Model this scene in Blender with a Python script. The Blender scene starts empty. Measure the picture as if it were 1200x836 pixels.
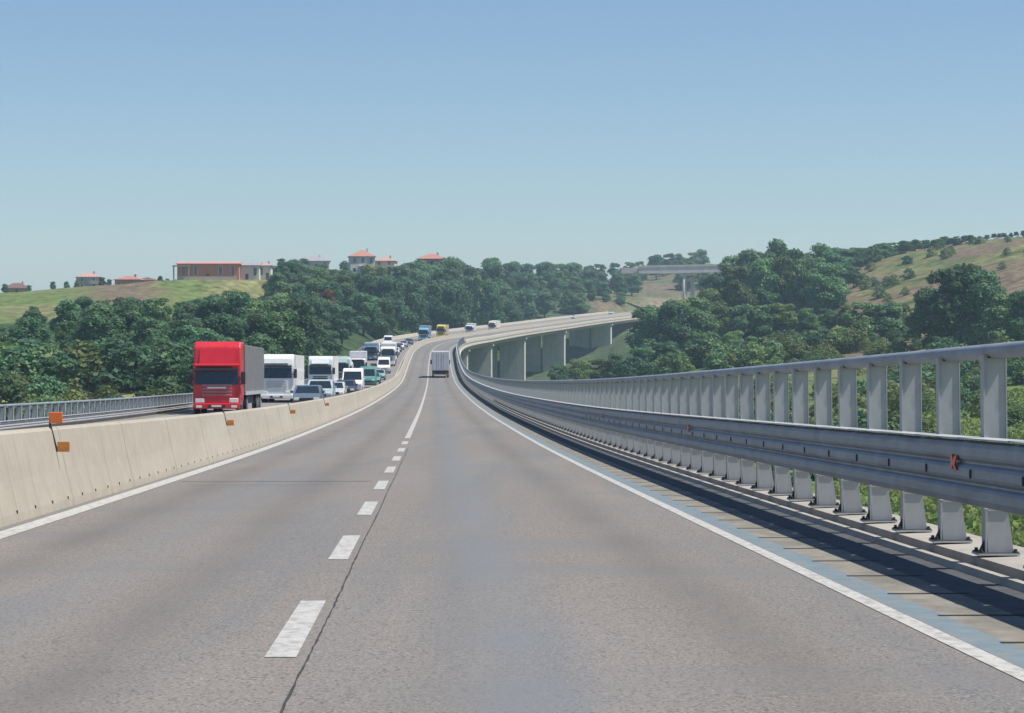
import bpy, bmesh, math, random
import numpy as np
from mathutils import Vector, Matrix, noise as mnoise
random.seed(7); rng = np.random.default_rng(7)
sc = bpy.context.scene
COL = sc.collection
F = 2740.0; YH = 395.0; H = 1.395          # focal length in photo pixels, horizon row, eye height

# ------------------------------------------------------------------ camera, sky, sun, exposure
cd = bpy.data.cameras.new('camera'); cam = bpy.data.objects.new('camera', cd); COL.objects.link(cam)
cd.sensor_width = 36; cd.lens = F/1200*36; cd.clip_end = 30000; cd.clip_start = .1
cam.location = (0, 0, H); cam.rotation_euler = (math.radians(90)-math.atan(23/F), 0, 0)
sc.camera = cam
SUN_EL = math.radians(62); SUN_AZ = math.radians(100)      # azimuth clockwise from +Y
w = bpy.data.worlds.new('World'); sc.world = w; w.use_nodes = True
nt = w.node_tree; bg = nt.nodes['Background']
sky = nt.nodes.new('ShaderNodeTexSky'); sky.sky_type = 'NISHITA'; sky.sun_disc = False
sky.sun_elevation = SUN_EL; sky.sun_rotation = SUN_AZ; sky.altitude = 100
sky.air_density = 1.0; sky.dust_density = .05; sky.ozone_density = 3.0
tint = nt.nodes.new('ShaderNodeMix'); tint.data_type = 'RGBA'; tint.blend_type = 'MULTIPLY'; tint.inputs[0].default_value = 1; tint.inputs[7].default_value = (.93, 1.0, 1.085, 1)
nt.links.new(sky.outputs[0], tint.inputs[6]); nt.links.new(tint.outputs[2], bg.inputs[0]); bg.inputs[1].default_value = .079
sl = bpy.data.lights.new('sun', 'SUN'); sl.energy = 5.0; sl.angle = math.radians(.5); sl.color = (1, .95, .86)
so = bpy.data.objects.new('sun', sl); COL.objects.link(so)
sd = Vector((math.sin(SUN_AZ)*math.cos(SUN_EL), math.cos(SUN_AZ)*math.cos(SUN_EL), math.sin(SUN_EL)))
so.rotation_euler = sd.to_track_quat('Z', 'Y').to_euler(); so.location = (60, -20, 80)
vs = sc.view_settings; vs.view_transform = 'Standard'; vs.look = 'None'; vs.exposure = 0.32; vs.gamma = 1; vs.use_curve_mapping = False

# ------------------------------------------------------------------ materials
def mat(name, col, rough=.7, metal=0, var=.0, scale=1.0, col2=None, bump=0, spec=.5, coat=0, stretch=(1,1,1), objrand=0, detail=6, trans=0):
    m = bpy.data.materials.new(name); m.use_nodes = True; t = m.node_tree; N = t.nodes; L = t.links
    b = N['Principled BSDF']; b.inputs['Roughness'].default_value = rough; b.inputs['Metallic'].default_value = metal
    b.inputs['Specular IOR Level'].default_value = spec; b.inputs['Coat Weight'].default_value = coat
    tc = N.new('ShaderNodeTexCoord'); mp = N.new('ShaderNodeMapping'); mp.inputs['Scale'].default_value = stretch
    L.new(tc.outputs['Object'], mp.inputs[0])
    nz = N.new('ShaderNodeTexNoise'); nz.inputs['Scale'].default_value = scale; nz.inputs['Detail'].default_value = detail; nz.inputs['Roughness'].default_value = .65
    L.new(mp.outputs[0], nz.inputs[0])
    r = N.new('ShaderNodeValToRGB'); r.color_ramp.elements[0].position = .32; r.color_ramp.elements[1].position = .68
    c2 = col2 or tuple(min(1, c*(1+var)) for c in col); c1 = col if col2 else tuple(c*(1-var) for c in col)
    r.color_ramp.elements[0].color = (*c1, 1); r.color_ramp.elements[1].color = (*c2, 1)
    L.new(nz.outputs[0], r.inputs[0]); out = r.outputs[0]
    if objrand:
        oi = N.new('ShaderNodeObjectInfo'); hs = N.new('ShaderNodeHueSaturation')
        mr = N.new('ShaderNodeMapRange'); mr.inputs[3].default_value = 1-objrand; mr.inputs[4].default_value = 1+objrand
        mh = N.new('ShaderNodeMapRange'); mh.inputs[3].default_value = .5-objrand*.07; mh.inputs[4].default_value = .5+objrand*.05
        ma = N.new('ShaderNodeMath'); ma.operation = 'MULTIPLY'; ma.inputs[1].default_value = 7.31
        mf = N.new('ShaderNodeMath'); mf.operation = 'FRACT'
        L.new(oi.outputs['Random'], mr.inputs[0]); L.new(oi.outputs['Random'], ma.inputs[0]); L.new(ma.outputs[0], mf.inputs[0]); L.new(mf.outputs[0], mh.inputs[0])
        L.new(mr.outputs[0], hs.inputs['Value']); L.new(mh.outputs[0], hs.inputs['Hue']); L.new(out, hs.inputs['Color']); out = hs.outputs[0]
    L.new(out, b.inputs['Base Color'])
    if bump:
        n2 = N.new('ShaderNodeTexNoise'); n2.inputs['Scale'].default_value = scale*6; L.new(mp.outputs[0], n2.inputs[0])
        bp = N.new('ShaderNodeBump'); bp.inputs['Strength'].default_value = bump; bp.inputs['Distance'].default_value = .02
        L.new(n2.outputs[0], bp.inputs['Height']); L.new(bp.outputs[0], b.inputs['Normal'])
    if trans:
        tl = N.new('ShaderNodeBsdfTranslucent'); mx = N.new('ShaderNodeMixShader'); mx.inputs[0].default_value = trans
        L.new(out, tl.inputs[0]); L.new(b.outputs[0], mx.inputs[1]); L.new(tl.outputs[0], mx.inputs[2]); L.new(mx.outputs[0], N['Material Output'].inputs[0])
    return m

def multi_mix(m, specs):
    """layer extra procedural tints over the base colour: (kind, stretch, scale, lo, hi, colour, amount)"""
    t = m.node_tree; N = t.nodes; L = t.links; b = N['Principled BSDF']
    for (stretch, scale, lo, hi, colr, amt) in specs:
        src = b.inputs['Base Color'].links[0].from_socket
        tc = N.new('ShaderNodeTexCoord'); mp = N.new('ShaderNodeMapping'); mp.inputs['Scale'].default_value = stretch
        mp.inputs['Location'].default_value = (random.random()*9, random.random()*9, 0)
        nz = N.new('ShaderNodeTexNoise'); nz.inputs['Scale'].default_value = scale; nz.inputs['Detail'].default_value = 5
        mr = N.new('ShaderNodeMapRange'); mr.inputs[1].default_value = lo; mr.inputs[2].default_value = hi; mr.inputs[4].default_value = amt
        mx = N.new('ShaderNodeMix'); mx.data_type = 'RGBA'; mx.inputs[7].default_value = (*colr, 1)
        L.new(tc.outputs['Object'], mp.inputs[0]); L.new(mp.outputs[0], nz.inputs[0]); L.new(nz.outputs[0], mr.inputs[0])
        L.new(mr.outputs[0], mx.inputs[0]); L.new(src, mx.inputs[6]); L.new(mx.outputs[2], b.inputs['Base Color'])
    return m

M = {}
M['asphalt'] = multi_mix(mat('asphalt', (.176,.158,.143), .88, var=.22, scale=26, bump=.25, detail=9),
    [((.45,.03,1), 1.6, .45, .70, (.212,.190,.175), .7), ((1.1,.05,1), 1, .5, .72, (.128,.136,.145), .8), ((1,1,1), 60, .54, .66, (.34,.32,.30), .7),
     ((1,.5,1), 45, .54, .64, (.06,.056,.054), .65), ((.12,.35,1), 1.3, .52, .66, (.15,.147,.148), .5)])
M['asphalt_left'] = multi_mix(mat('asphalt_far_carriageway', (.2,.19,.18), .9, var=.2, scale=12), [((.3,.03,1), 2, .45, .7, (.2,.18,.165), .6)])
M['paint'] = multi_mix(mat('road_paint', (.46,.45,.425), .6, var=.12, scale=9), [((1,.6,1), 14, .48, .62, (.27,.255,.245), .75), ((1,1,1), 60, .5, .6, (.34,.33,.31), .6)])
M['seam'] = mat('tar_seam', (.035,.033,.032), .7, var=.4, scale=10)
M['patch'] = mat('road_joint', (.21,.2,.19), .85, var=.3, scale=8)
M['blue_strip'] = multi_mix(mat('drain_strip', (.145,.19,.215), .7, var=.15, scale=5), [((1,.6,1), 6, .5, .7, (.2,.2,.19), .6)])
M['shoulder'] = multi_mix(mat('shoulder_concrete', (.2,.185,.155), .9, var=.25, scale=4, bump=.3), [((1,.3,1), 3, .45, .65, (.13,.125,.11), .7)])
M['shoulder_joint'] = mat('barrier_joint', (.27,.24,.195), .9, var=.2, scale=6)
M['concrete'] = multi_mix(mat('concrete', (.32,.30,.27), .9, var=.12, scale=2.0, bump=.2), [((1,.4,1), 5, .55, .7, (.25,.22,.19), .6)])
M['barrier'] = multi_mix(mat('barrier_concrete', (.36,.32,.26), .9, var=.08, scale=3, bump=.15),
    [((1,1.6,.12), 3, .55, .75, (.26,.235,.195), .6), ((1,7,.15), 1, .57, .68, (.22,.2,.165), .3), ((.5,.12,1), 1, .5, .7, (.43,.385,.32), .6)])
M['fascia'] = multi_mix(mat('fascia_concrete', (.56,.51,.43), .9, var=.1, scale=.3), [((1,1,.1), 1.2, .55, .7, (.38,.35,.3), .6)])
M['pier'] = multi_mix(mat('pier_concrete', (.60,.58,.52), .9, var=.1, scale=.3), [((1,1,.06), .8, .5, .7, (.45,.43,.39), .6)])
M['galv'] = multi_mix(mat('galvanised_steel', (.42,.43,.44), .6, metal=.2, var=.12, scale=3), [((1,1,.3), 9, .56, .7, (.25,.26,.28), .5)])
M['galv_beam'] = multi_mix(mat('weathered_beam_steel', (.26,.29,.33), .55, metal=.25, var=.15, scale=2), [((.5,.3,2), 4, .5, .7, (.17,.19,.22), .6)])
M['dark_metal'] = mat('dark_steel', (.05,.055,.06), .6, metal=.3, var=.2, scale=5)
M['slot'] = mat('slot_and_hole_black', (.02,.019,.018), .95, var=.3, scale=6)
M['reflector'] = mat('reflector_red', (.6,.07,.03), .35, var=.15, scale=20)
M['orange'] = mat('marker_orange', (.72,.17,.03), .45, var=.12, scale=15)
M['orange_dirty'] = mat('marker_orange_faded', (.5,.2,.05), .6, var=.3, scale=15)
M['bark'] = mat('bark', (.1,.08,.06), .9, var=.3, scale=3)
def leafmat(n, c1, c2): return mat(n, c1, .6, col2=c2, scale=.5, spec=.25, objrand=.34, trans=.36, detail=3)
LEAF = [leafmat('leaves_dark', (.048,.122,.064), (.155,.275,.135)), leafmat('leaves_mid', (.078,.165,.066), (.195,.310,.135)),
        leafmat('leaves_light', (.12,.19,.06), (.23,.30,.11)), leafmat('leaves_olive', (.10,.145,.05), (.20,.25,.09)), leafmat('leaves_rust', (.13,.075,.045), (.2,.11,.06))]
M['rubber'] = mat('rubber', (.018,.018,.018), .85, var=.2, scale=8)
M['rim'] = mat('rim_alloy', (.42,.42,.43), .35, metal=.7, var=.1, scale=8)
M['glass'] = mat('dark_glass', (.018,.026,.034), .08, var=.2, scale=2, spec=.8, coat=.3)
M['lamp'] = mat('lamp_glass', (.8,.8,.76), .12, var=.05, scale=9, coat=.6)
M['lamp_red'] = mat('rear_lamp', (.4,.02,.02), .25, var=.1, scale=9)
M['black'] = mat('black_plastic', (.03,.03,.032), .5, var=.2, scale=6)
M['chassis'] = mat('chassis', (.05,.05,.052), .7, var=.3, scale=3)
_pc = {}
def paintm(c, rough=.35):
    k = tuple(round(x,3) for x in c)
    if k not in _pc: _pc[k] = multi_mix(mat('vehicle_paint', c, rough, var=.06, scale=1.5, coat=.35), [((1,1,.4), 3, .55, .75, tuple(x*.55+.05 for x in c), .35)])
    return _pc[k]

# ------------------------------------------------------------------ helpers
def tag(o, label=None, cat=None, group=None, kind=None):
    if label: o['label'] = label
    if cat: o['category'] = cat
    if group: o['group'] = group
    if kind: o['kind'] = kind
    return o
def empty(name, loc=(0,0,0), rz=0, **k):
    o = bpy.data.objects.new(name, None); COL.objects.link(o); o.location = loc; o.rotation_euler = (0,0,rz); o.empty_display_size = .5
    return tag(o, **k)
def put(name, me, parent=None, loc=(0,0,0), rz=0, **k):
    o = bpy.data.objects.new(name, me); COL.objects.link(o); o.location = loc; o.rotation_euler = (0,0,rz); o.parent = parent
    return tag(o, **k)
def copy_tree(o, parent=None):
    c = o.copy(); COL.objects.link(c); c.parent = parent
    for ch in list(o.children): copy_tree(ch, c)
    return c
class MB:
    def __init__(s): s.bm = bmesh.new()
    def box(s, x0,x1,y0,y1,z0,z1, bev=0, seg=2):
        vs_ = [s.bm.verts.new((x,y,z)) for x in (x0,x1) for y in (y0,y1) for z in (z0,z1)]
        q = [(0,1,3,2),(4,6,7,5),(0,4,5,1),(2,3,7,6),(0,2,6,4),(1,5,7,3)]
        fs = [s.bm.faces.new([vs_[i] for i in f]) for f in q]
        if bev:
            es = list({e for f in fs for e in f.edges}); bmesh.ops.bevel(s.bm, geom=es, offset=bev, segments=seg, affect='EDGES', profile=.5)
        return s
    def prism(s, pts, a0, a1, axis='x', bev=0, seg=2, top=None):
        """polygon extruded along an axis; pts are the two other coordinates in order; top scales nothing but can offset the a1 ring"""
        def P(a, p):
            return {'x': (a, p[0], p[1]), 'y': (p[0], a, p[1]), 'z': (p[0], p[1], a)}[axis]
        A = [s.bm.verts.new(P(a0, p)) for p in pts]; B = [s.bm.verts.new(P(a1, p)) for p in (top or pts)]
        n = len(pts); fs = [s.bm.faces.new(A), s.bm.faces.new(B[::-1])]
        for i in range(n): fs.append(s.bm.faces.new((A[i], B[i], B[(i+1)%n], A[(i+1)%n])))
        if bev:
            es = list({e for f in fs for e in f.edges}); bmesh.ops.bevel(s.bm, geom=es, offset=bev, segments=seg, affect='EDGES', profile=.5)
        return s
    def cyl(s, p0, p1, r0, r1=None, n=12):
        r1 = r0 if r1 is None else r1; p0 = Vector(p0); p1 = Vector(p1); d = (p1-p0).normalized()
        a = d.orthogonal().normalized(); b = d.cross(a); A=[];B=[]
        for i in range(n):
            t = 2*math.pi*i/n; v = a*math.cos(t)+b*math.sin(t)
            A.append(s.bm.verts.new(p0+v*r0)); B.append(s.bm.verts.new(p1+v*r1))
        s.bm.faces.new(A[::-1]); s.bm.faces.new(B)
        for i in range(n): s.bm.faces.new((A[i],A[(i+1)%n],B[(i+1)%n],B[i]))
        return s
    def mesh(s, name, m, smooth=False):
        bmesh.ops.recalc_face_normals(s.bm, faces=s.bm.faces)
        me = bpy.data.meshes.new(name); s.bm.to_mesh(me); s.bm.free(); me.materials.append(m)
        if smooth:
            for p in me.polygons: p.use_smooth = True
        return me
    def build(s, name, m, parent=None, smooth=False, **k): return put(name, s.mesh(name, m, smooth), parent, **k)
_ORD = 'first second third fourth fifth sixth seventh eighth ninth tenth eleventh twelfth thirteenth fourteenth fifteenth sixteenth seventeenth eighteenth nineteenth twentieth'.split()
def ordn(i):
    if i < 20: return _ORD[i]
    t = (i+1)//10; tens = {2:'twenty',3:'thirty',4:'forty',5:'fifty',6:'sixty',7:'seventy',8:'eighty',9:'ninety'}[t]
    return tens+'-'+_ORD[(i+1)%10-1] if (i+1)%10 else (tens[:-1]+'ieth')

# ------------------------------------------------------------------ road alignment (centre line M of our carriageway)
PX = [(-80,1.86),(0,-.82),(100,-4.17),(200,-7.52),(300,-10.87),(428,-15.1),(480,-16.5),(540,-17.0),(620,-15.6),(700,-11.7),(780,-5),(860,4.5),(940,17),(1020,33),(1095,51),(1180,75),(1300,115),(1420,160)]
PZ = [(-80,.66),(0,-1.395),(14,-1.752),(30,-2.16),(60,-2.88),(96,-3.6),(126,-4.14),(190,-5.06),(240,-5.62),(285,-6.0),(330,-6.1),(380,-5.4),(428,-4.2),(480,-2.95),(540,-1.95),(620,-1.1),(700,-.3),(780,1.0),(860,2.55),(940,4.4),(1020,6.85),(1095,9.3),(1180,12.3),(1300,16.2),(1420,19)]
def interp(P, t):
    xs = [p[0] for p in P]; ys = [p[1] for p in P]
    if t <= xs[0]: return ys[0]
    if t >= xs[-1]: return ys[-1]
    import bisect
    i = bisect.bisect_right(xs, t)-1; n = len(xs)
    def sl_(k):
        if k == 0: return (ys[1]-ys[0])/(xs[1]-xs[0])
        if k == n-1: return (ys[-1]-ys[-2])/(xs[-1]-xs[-2])
        h0 = xs[k]-xs[k-1]; h1 = xs[k+1]-xs[k]; return ((ys[k]-ys[k-1])/h0*h1+(ys[k+1]-ys[k])/h1*h0)/(h0+h1)
    h = xs[i+1]-xs[i]; u = (t-xs[i])/h; a = sl_(i)*h; b = sl_(i+1)*h
    return (2*u**3-3*u**2+1)*ys[i]+(u**3-2*u**2+u)*a+(-2*u**3+3*u**2)*ys[i+1]+(u**3-u**2)*b
def bank(t): return .0 + .06*min(1, max(0, (t-500)/200))
def road(t, off=0, h=0):
    x = interp(PX, t); z = interp(PZ, t)+H; e = .5
    dx = (interp(PX, t+e)-interp(PX, t-e))/(2*e); n = math.hypot(dx, 1); dx /= n; dy = 1/n
    return Vector((x+dy*off, t-dx*off, z+h-off*bank(t)))
def heading(t):
    return -math.atan((interp(PX, t+.5)-interp(PX, t-.5)))
def stations(a, b):
    o = [a]
    while o[-1] < b:
        t = o[-1]; o.append(min(b, t + (2 if t < 120 else 5 if t < 480 else 8)))
    return o
def sweep(name, prof, a, b, m, parent=None, closed=True, ts=None, smooth=False, **k):
    ts = ts or stations(a, b); V=[]; Fc=[]; n=len(prof)
    for t in ts:
        for (o_, h_) in prof: V.append(road(t, o_, h_))
    for i in range(len(ts)-1):
        for j in range(n if closed else n-1):
            j2 = (j+1)%n; Fc.append((i*n+j, (i+1)*n+j, (i+1)*n+j2, i*n+j2))
    if closed: Fc.append(tuple(range(n))[::-1]); Fc.append(tuple((len(ts)-1)*n+q for q in range(n)))
    me = bpy.data.meshes.new(name); me.from_pydata(V, [], Fc); me.materials.append(m)
    bm = bmesh.new(); bm.from_mesh(me)
    if closed: bmesh.ops.recalc_face_normals(bm, faces=bm.faces)
    bm.to_mesh(me); bm.free()
    if not closed and me.polygons[0].normal.z < 0: me.flip_normals()
    if smooth:
        for p in me.polygons: p.use_smooth = True
    return put(name, me, parent, **k)
def strip(name, o0, o1, a, b, m, h=.004, **k):
    return sweep(name, [(o0,h),(o1,h)], a, b, m, closed=False, **k)
def segs(name, o0, o1, spans, m, h=.004, jit=0, **k):
    V=[];Fc=[]
    for (a,b) in spans:
        n=max(1,int((b-a)/1)); base=len(V)
        for i in range(n+1):
            t=a+(b-a)*i/n; j=random.uniform(-jit,jit)
            V += [road(t,o0+j,h), road(t,o1+j,h)]
        for i in range(n): q=base+2*i; Fc.append((q,q+1,q+3,q+2))
    me=bpy.data.meshes.new(name); me.from_pydata(V,[],Fc); me.materials.append(m)
    return put(name, me, **k)

END = 1400
OFFS=[-4.2+.134*i for i in range(61)]; OFFS[-1]=3.84
rd=sweep('road', [(o_,0) for o_ in OFFS], -40, END, M['asphalt'], closed=False, kind='structure')
def wear(o_):
    g=lambda c,w_: math.exp(-((o_-c)/w_)**2)
    return (min(1,g(-2.65,.3)+g(-1.0,.3)+g(2.65,.3)+.5*g(1.0,.3)), min(1, g(1.25,.32)+.4*g(-1.8,.3)))
wa=rd.data.color_attributes.new('wear','FLOAT_COLOR','POINT'); nst=len(rd.data.vertices)//len(OFFS)
wa.data.foreach_set('color', np.array([[*wear(o_),0,1] for _ in range(nst) for o_ in OFFS],np.float32).ravel())
_t=M['asphalt'].node_tree; _N=_t.nodes; _L=_t.links; _b=_N['Principled BSDF']
_a=_N.new('ShaderNodeAttribute'); _a.attribute_name='wear'; _s=_N.new('ShaderNodeSeparateColor'); _L.new(_a.outputs['Color'],_s.inputs[0])
_n=_N.new('ShaderNodeTexNoise'); _n.inputs['Scale'].default_value=.35; _tc=_N.new('ShaderNodeTexCoord'); _L.new(_tc.outputs['Object'],_n.inputs[0])
for k_,(ch_,col_,amt_) in enumerate([(0,(.115,.105,.098),.55),(1,(.15,.165,.18),.65)]):
    _m=_N.new('ShaderNodeMath'); _m.operation='MULTIPLY'; _L.new(_s.outputs[ch_],_m.inputs[0]); _m2=_N.new('ShaderNodeMath'); _m2.operation='MULTIPLY'; _m2.inputs[1].default_value=amt_*1.7
    _L.new(_n.outputs[0],_m2.inputs[0]); _L.new(_m2.outputs[0],_m.inputs[1])
    _x=_N.new('ShaderNodeMix'); _x.data_type='RGBA'; _x.inputs[7].default_value=(*col_,1); src=_b.inputs['Base Color'].links[0].from_socket
    _L.new(_m.outputs[0],_x.inputs[0]); _L.new(src,_x.inputs[6]); _L.new(_x.outputs[2],_b.inputs['Base Color'])
strip('road', -13.2, -4.2, -40, END, M['asphalt_left'], h=0, kind='structure')
strip('road_marking', 3.69, 3.82, -40, END, M['paint'], kind='structure')
strip('road_marking', -3.66, -3.42, -40, END, M['paint'], kind='structure')
strip('road_marking', -.085, .085, 76, END, M['paint'], kind='structure')
segs('road_marking', -.085, .085, [(12.47+7.5*k, 12.47+7.5*k+3.45) for k in range(-3, 9)], M['paint'], kind='structure')
strip('road_marking', -5.0, -4.85, -40, END, M['paint'], kind='structure')
strip('road_marking', -12.75, -12.6, -40, END, M['paint'], kind='structure')
segs('road_marking', -8.9, -8.75, [(20+12*k, 24.5+12*k) for k in range(0, 60)], M['paint'], kind='structure')
# tar seam along the dashes, wandering a little
V=[];Fc=[];t=5.0;k=0
while t < 62:
    c=.15+.005*math.sin(t*.5)+random.uniform(-.004,.004); wd=random.uniform(.003,.009)
    V+=[road(t,c-wd,.003),road(t,c+wd,.003)]; t+=.16
Fc=[(2*i,2*i+1,2*i+3,2*i+2) for i in range(len(V)//2-1)]
me=bpy.data.meshes.new('road_seam'); me.from_pydata(V,[],Fc); me.materials.append(M['seam']); put('road_seam', me, kind='structure')
# worn transverse joints of the deck
for (t0, o0, o1, wd, mm) in [(38.3,-3.3,-.2,.16,'seam2'),(36.8,-3.0,-1.0,.1,'patch'),(81,.25,1.55,.5,'patch'),(82.5,1.9,3.5,.45,'patch'),(81.5,-3.2,-.3,.35,'patch'),(150,-3.4,3.6,.6,'patch'),(232,-3.4,3.6,.8,'patch')]:
    mm = M['patch'] if mm == 'patch' else M.setdefault('seam2', mat('old_joint', (.125,.113,.104), .8, var=.2, scale=8))
    V=[];n=18
    for i in range(n+1):
        o_=o0+(o1-o0)*i/n; j=random.uniform(-.12,.12)*wd; V+=[road(t0+j-wd/2*random.uniform(.5,1),o_,.003),road(t0+j+wd/2*random.uniform(.5,1),o_,.003)]
    me=bpy.data.meshes.new('road_joint'); me.from_pydata(V,[],[(2*i,2*i+2,2*i+3,2*i+1) for i in range(n)]); me.materials.append(mm); put('road_joint', me, kind='structure')
strip('road_shoulder', 3.84, 4.06, -40, END, M['blue_strip'], h=0, kind='structure')
M['shoulder_shade']=mat('shoulder_painted_shade',(.06,.065,.07),.9,var=.35,scale=5,bump=.3)  # guardrail's shade on the shoulder, put into a darker base colour
strip('road_shoulder', 4.52, 5.0, -40, END, M['shoulder_shade'], h=0, kind='structure')
strip('road_shoulder', 4.06, 4.52, -40, END, M['shoulder'], h=0, kind='structure')
segs('shoulder_joint', 4.02, 4.6, [(x, x+.07) for x in np.arange(8.1, 120, 1.64)], M['slot'], h=.003, kind='structure')
strip('road_shoulder', -13.9, -13.2, -40, END, M['shoulder'], h=0, kind='structure')

# ------------------------------------------------------------------ terrain
TX = [-2600,-700,0,200,400,500,600,700,800,900,1050,1200,1500,3800]
TD = [0,100,200,300,400,500,600,700,800,900,1000,1100,1200,1400,1700,2500,6500]
TZ = {
 -2600:[-16,-15,-12,-9,-5,0,5,9,12,14,16,18,20,24,30,40,48],
 -700: [-16,-15,-12,-9,-5,0,4,8,11,13,15,16,17,20,26,40,48],
 0:    [-16,-14,-11,-8.5,-5,0,5,11,14.5,16,17,18,19,22,28,40,48],
 200:  [-16,-14,-11,-8.5,-5,1,7,13.5,19.5,21.5,23,24,25,28,33,42,48],
 400:  [-16,-14,-13,-12,-10,-7,-3,4,11,16,21,25,28,33,38,42,48],
 500:  [-16,-15,-14,-13,-13,-14,-15,-14,-8,0,12,20,26,33,38,42,48],
 600:  [-16,-15,-14,-14,-14,-15,-17,-18,-18,-16,-8,6,22,31,38,42,48],
 700:  [-16,-15,-14,-14,-14,-14,-15,-17,-18,-17,-12,2,18,29,40,44,48],
 800:  [-16,-15,-14,-13.5,-13,-10.5,-6,-3,0,2,5,9,14,26,58,56,50],
 900:  [-16,-15,-14,-13,-12,-9,-4.5,1,8,14,20,24,28,34,45,50,55],
 1050: [-16,-15,-14,-13,-11,-6,2,11,21,31,38,42,44,47,52,56,55],
 1200: [-16,-15,-14,-12.5,-9,-2,8,20,32,38.5,42,44,46,50,56,60,60],
 1500: [-16,-15,-14,-12,-8,0,12,25,38,45,50,53,55,60,66,66,60],
 3800: [-16,-15,-14,-11,-5,4,14,24,34,40,46,50,55,62,70,70,60]}
TZA = np.array([TZ[x] for x in TX], float)
RD = np.array([[*road(t)[:], t] for t in np.arange(-40, 1420, 6)])
PADS=[]
def pad(px,d,yb,r): PADS.append(((px-600)*d/F, d, (YH-yb)*d/F+H, r))
for a_ in [(246,762,329,15),(291,765,329,8),(311,768,328,7),(424,905,324,9),(452,915,322,9),(506,1000,313,11),(366,1020,316,12),(104,905,340,9),(152,840,341,9),(173,845,340,8),(20,1000,345,10)]: pad(*a_)
def sstep(u): return u*u*(3-2*u)
def terrain(x, y):
    d = max(y, 60.0); px = 600+F*x/d
    px = min(max(px, TX[0]), TX[-1]-1e-6); dd = min(max(y, 0), TD[-1]-1e-6)
    i = max(k for k in range(len(TX)-1) if TX[k] <= px); j = max(k for k in range(len(TD)-1) if TD[k] <= dd)
    u = (px-TX[i])/(TX[i+1]-TX[i]); v = (dd-TD[j])/(TD[j+1]-TD[j])
    z = (TZA[i,j]*(1-u)+TZA[i+1,j]*u)*(1-v)+(TZA[i,j+1]*(1-u)+TZA[i+1,j+1]*u)*v
    amp = min(1.0, max(.25, y/900))
    z += amp*(mnoise.noise(Vector((x*.02, y*.012, 3)))*2.2+mnoise.noise(Vector((x*.08, y*.05, 7)))*.7)
    z += H
    for (ax,ay,az,ar) in PADS:
        dd_=math.hypot(x-ax,y-ay)
        if dd_ < ar*2.4: f_=1-sstep(min(1,max(0,(dd_-ar)/(ar*1.4)))); z=z*(1-f_)+(az-.15)*f_
    q = RD[:,0:2]-np.array([x, y]); k = int(np.argmin((q**2).sum(1))); r = RD[k]
    tx = interp(PX, r[3]+.5)-interp(PX, r[3]-.5)
    off = (x-r[0])*1+(y-r[1])*0 if False else ((x-r[0])*1/math.hypot(tx,1)-(y-r[1])*tx/math.hypot(tx,1))
    lat = max(off-6, -15-off, 0)
    clear = 9 if r[3] < 1060 else 9-7.6*min(1,(r[3]-1060)/80)
    if r[3] < RD[-1,3]-2 and y > -60:
        lim = r[2]-clear+max(0, lat-4)*.62
        z = min(z, lim)
    return z
def brk(segs_):
    o=[]
    for a,b,s in segs_:
        o += list(np.arange(a,b,s))
    o.append(segs_[-1][1]); return o
ys = brk([(-400,0,80),(0,200,14),(200,1000,9),(1000,1500,14),(1500,2500,60),(2500,6400,390)])
xs = brk([(-4200,-900,150),(-900,-300,30),(-300,340,8),(340,900,30),(900,4200,165)])
V=[];C=[]
for y in ys:
    for x in xs:
        z = terrain(x, y); V.append((x,y,z))
        px = 600+F*x/max(y,60); d=y
        n1 = mnoise.noise(Vector((x*.03,y*.015,11))); n2 = mnoise.noise(Vector((x*.11,y*.07,5)))
        green=(.085,.13,.04); dry=(.155,.15,.065); brown=(.16,.122,.08); dark=(.04,.065,.025); lime=(.105,.15,.042)
        c = green
        if px > 985 and d > 520: c = brown if n1 > .0 else (dry if n2 > -.2 else (green if n1>-.3 else dark))
        elif px > 900 and 470 < d <= 560: c = dry if n1>-.15 else lime
        elif px > 850 and d <= 470: c = lime
        elif 750 < px < 800 and 1080 < d < 1330: c = (.2,.165,.11)
        elif 690 < px < 985 and d > 1080: c = (.12,.125,.06) if n1>-.1 else brown
        elif 100 < px < 190 and 640 < d < 900: c = brown
        elif px < 330 and d > 560: c = (.12,.16,.05) if n1>-.2 else (.17,.17,.075)
        elif px < 560 and d > 430: c = dark
        elif px < 400 and 352 < d: c = dark
        elif px < 300 and d < 285: c = dark
        elif 740 < px < 1012 and 555 < d < 1000: c = dark
        elif 480 < px < 740 and 400 < d: c = (.06,.085,.04)
        elif px < 300 and d < 340: c = (.16,.18,.06) if n2>-.1 else (.25,.2,.12)
        f=1+.25*n2; C.append((c[0]*f,c[1]*f,c[2]*f,1))
nx=len(xs); Fc=[(j*nx+i,j*nx+i+1,(j+1)*nx+i+1,(j+1)*nx+i) for j in range(len(ys)-1) for i in range(nx-1)]
me=bpy.data.meshes.new('terrain'); me.from_pydata(V,[],Fc); ca=me.color_attributes.new('cover','FLOAT_COLOR','POINT')
ca.data.foreach_set('color', np.array(C,np.float32).ravel())
for p in me.polygons: p.use_smooth=True
mt=multi_mix(mat('ground_cover',(.1,.15,.04),.95,var=.3,scale=.12,spec=.1), [])
N=mt.node_tree.nodes; L=mt.node_tree.links; b=N['Principled BSDF']; at=N.new('ShaderNodeAttribute'); at.attribute_name='cover'
nz=N.new('ShaderNodeTexNoise'); nz.inputs['Scale'].default_value=.35; nz.inputs['Detail'].default_value=8; tc=N.new('ShaderNodeTexCoord'); L.new(tc.outputs['Object'],nz.inputs[0])
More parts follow.
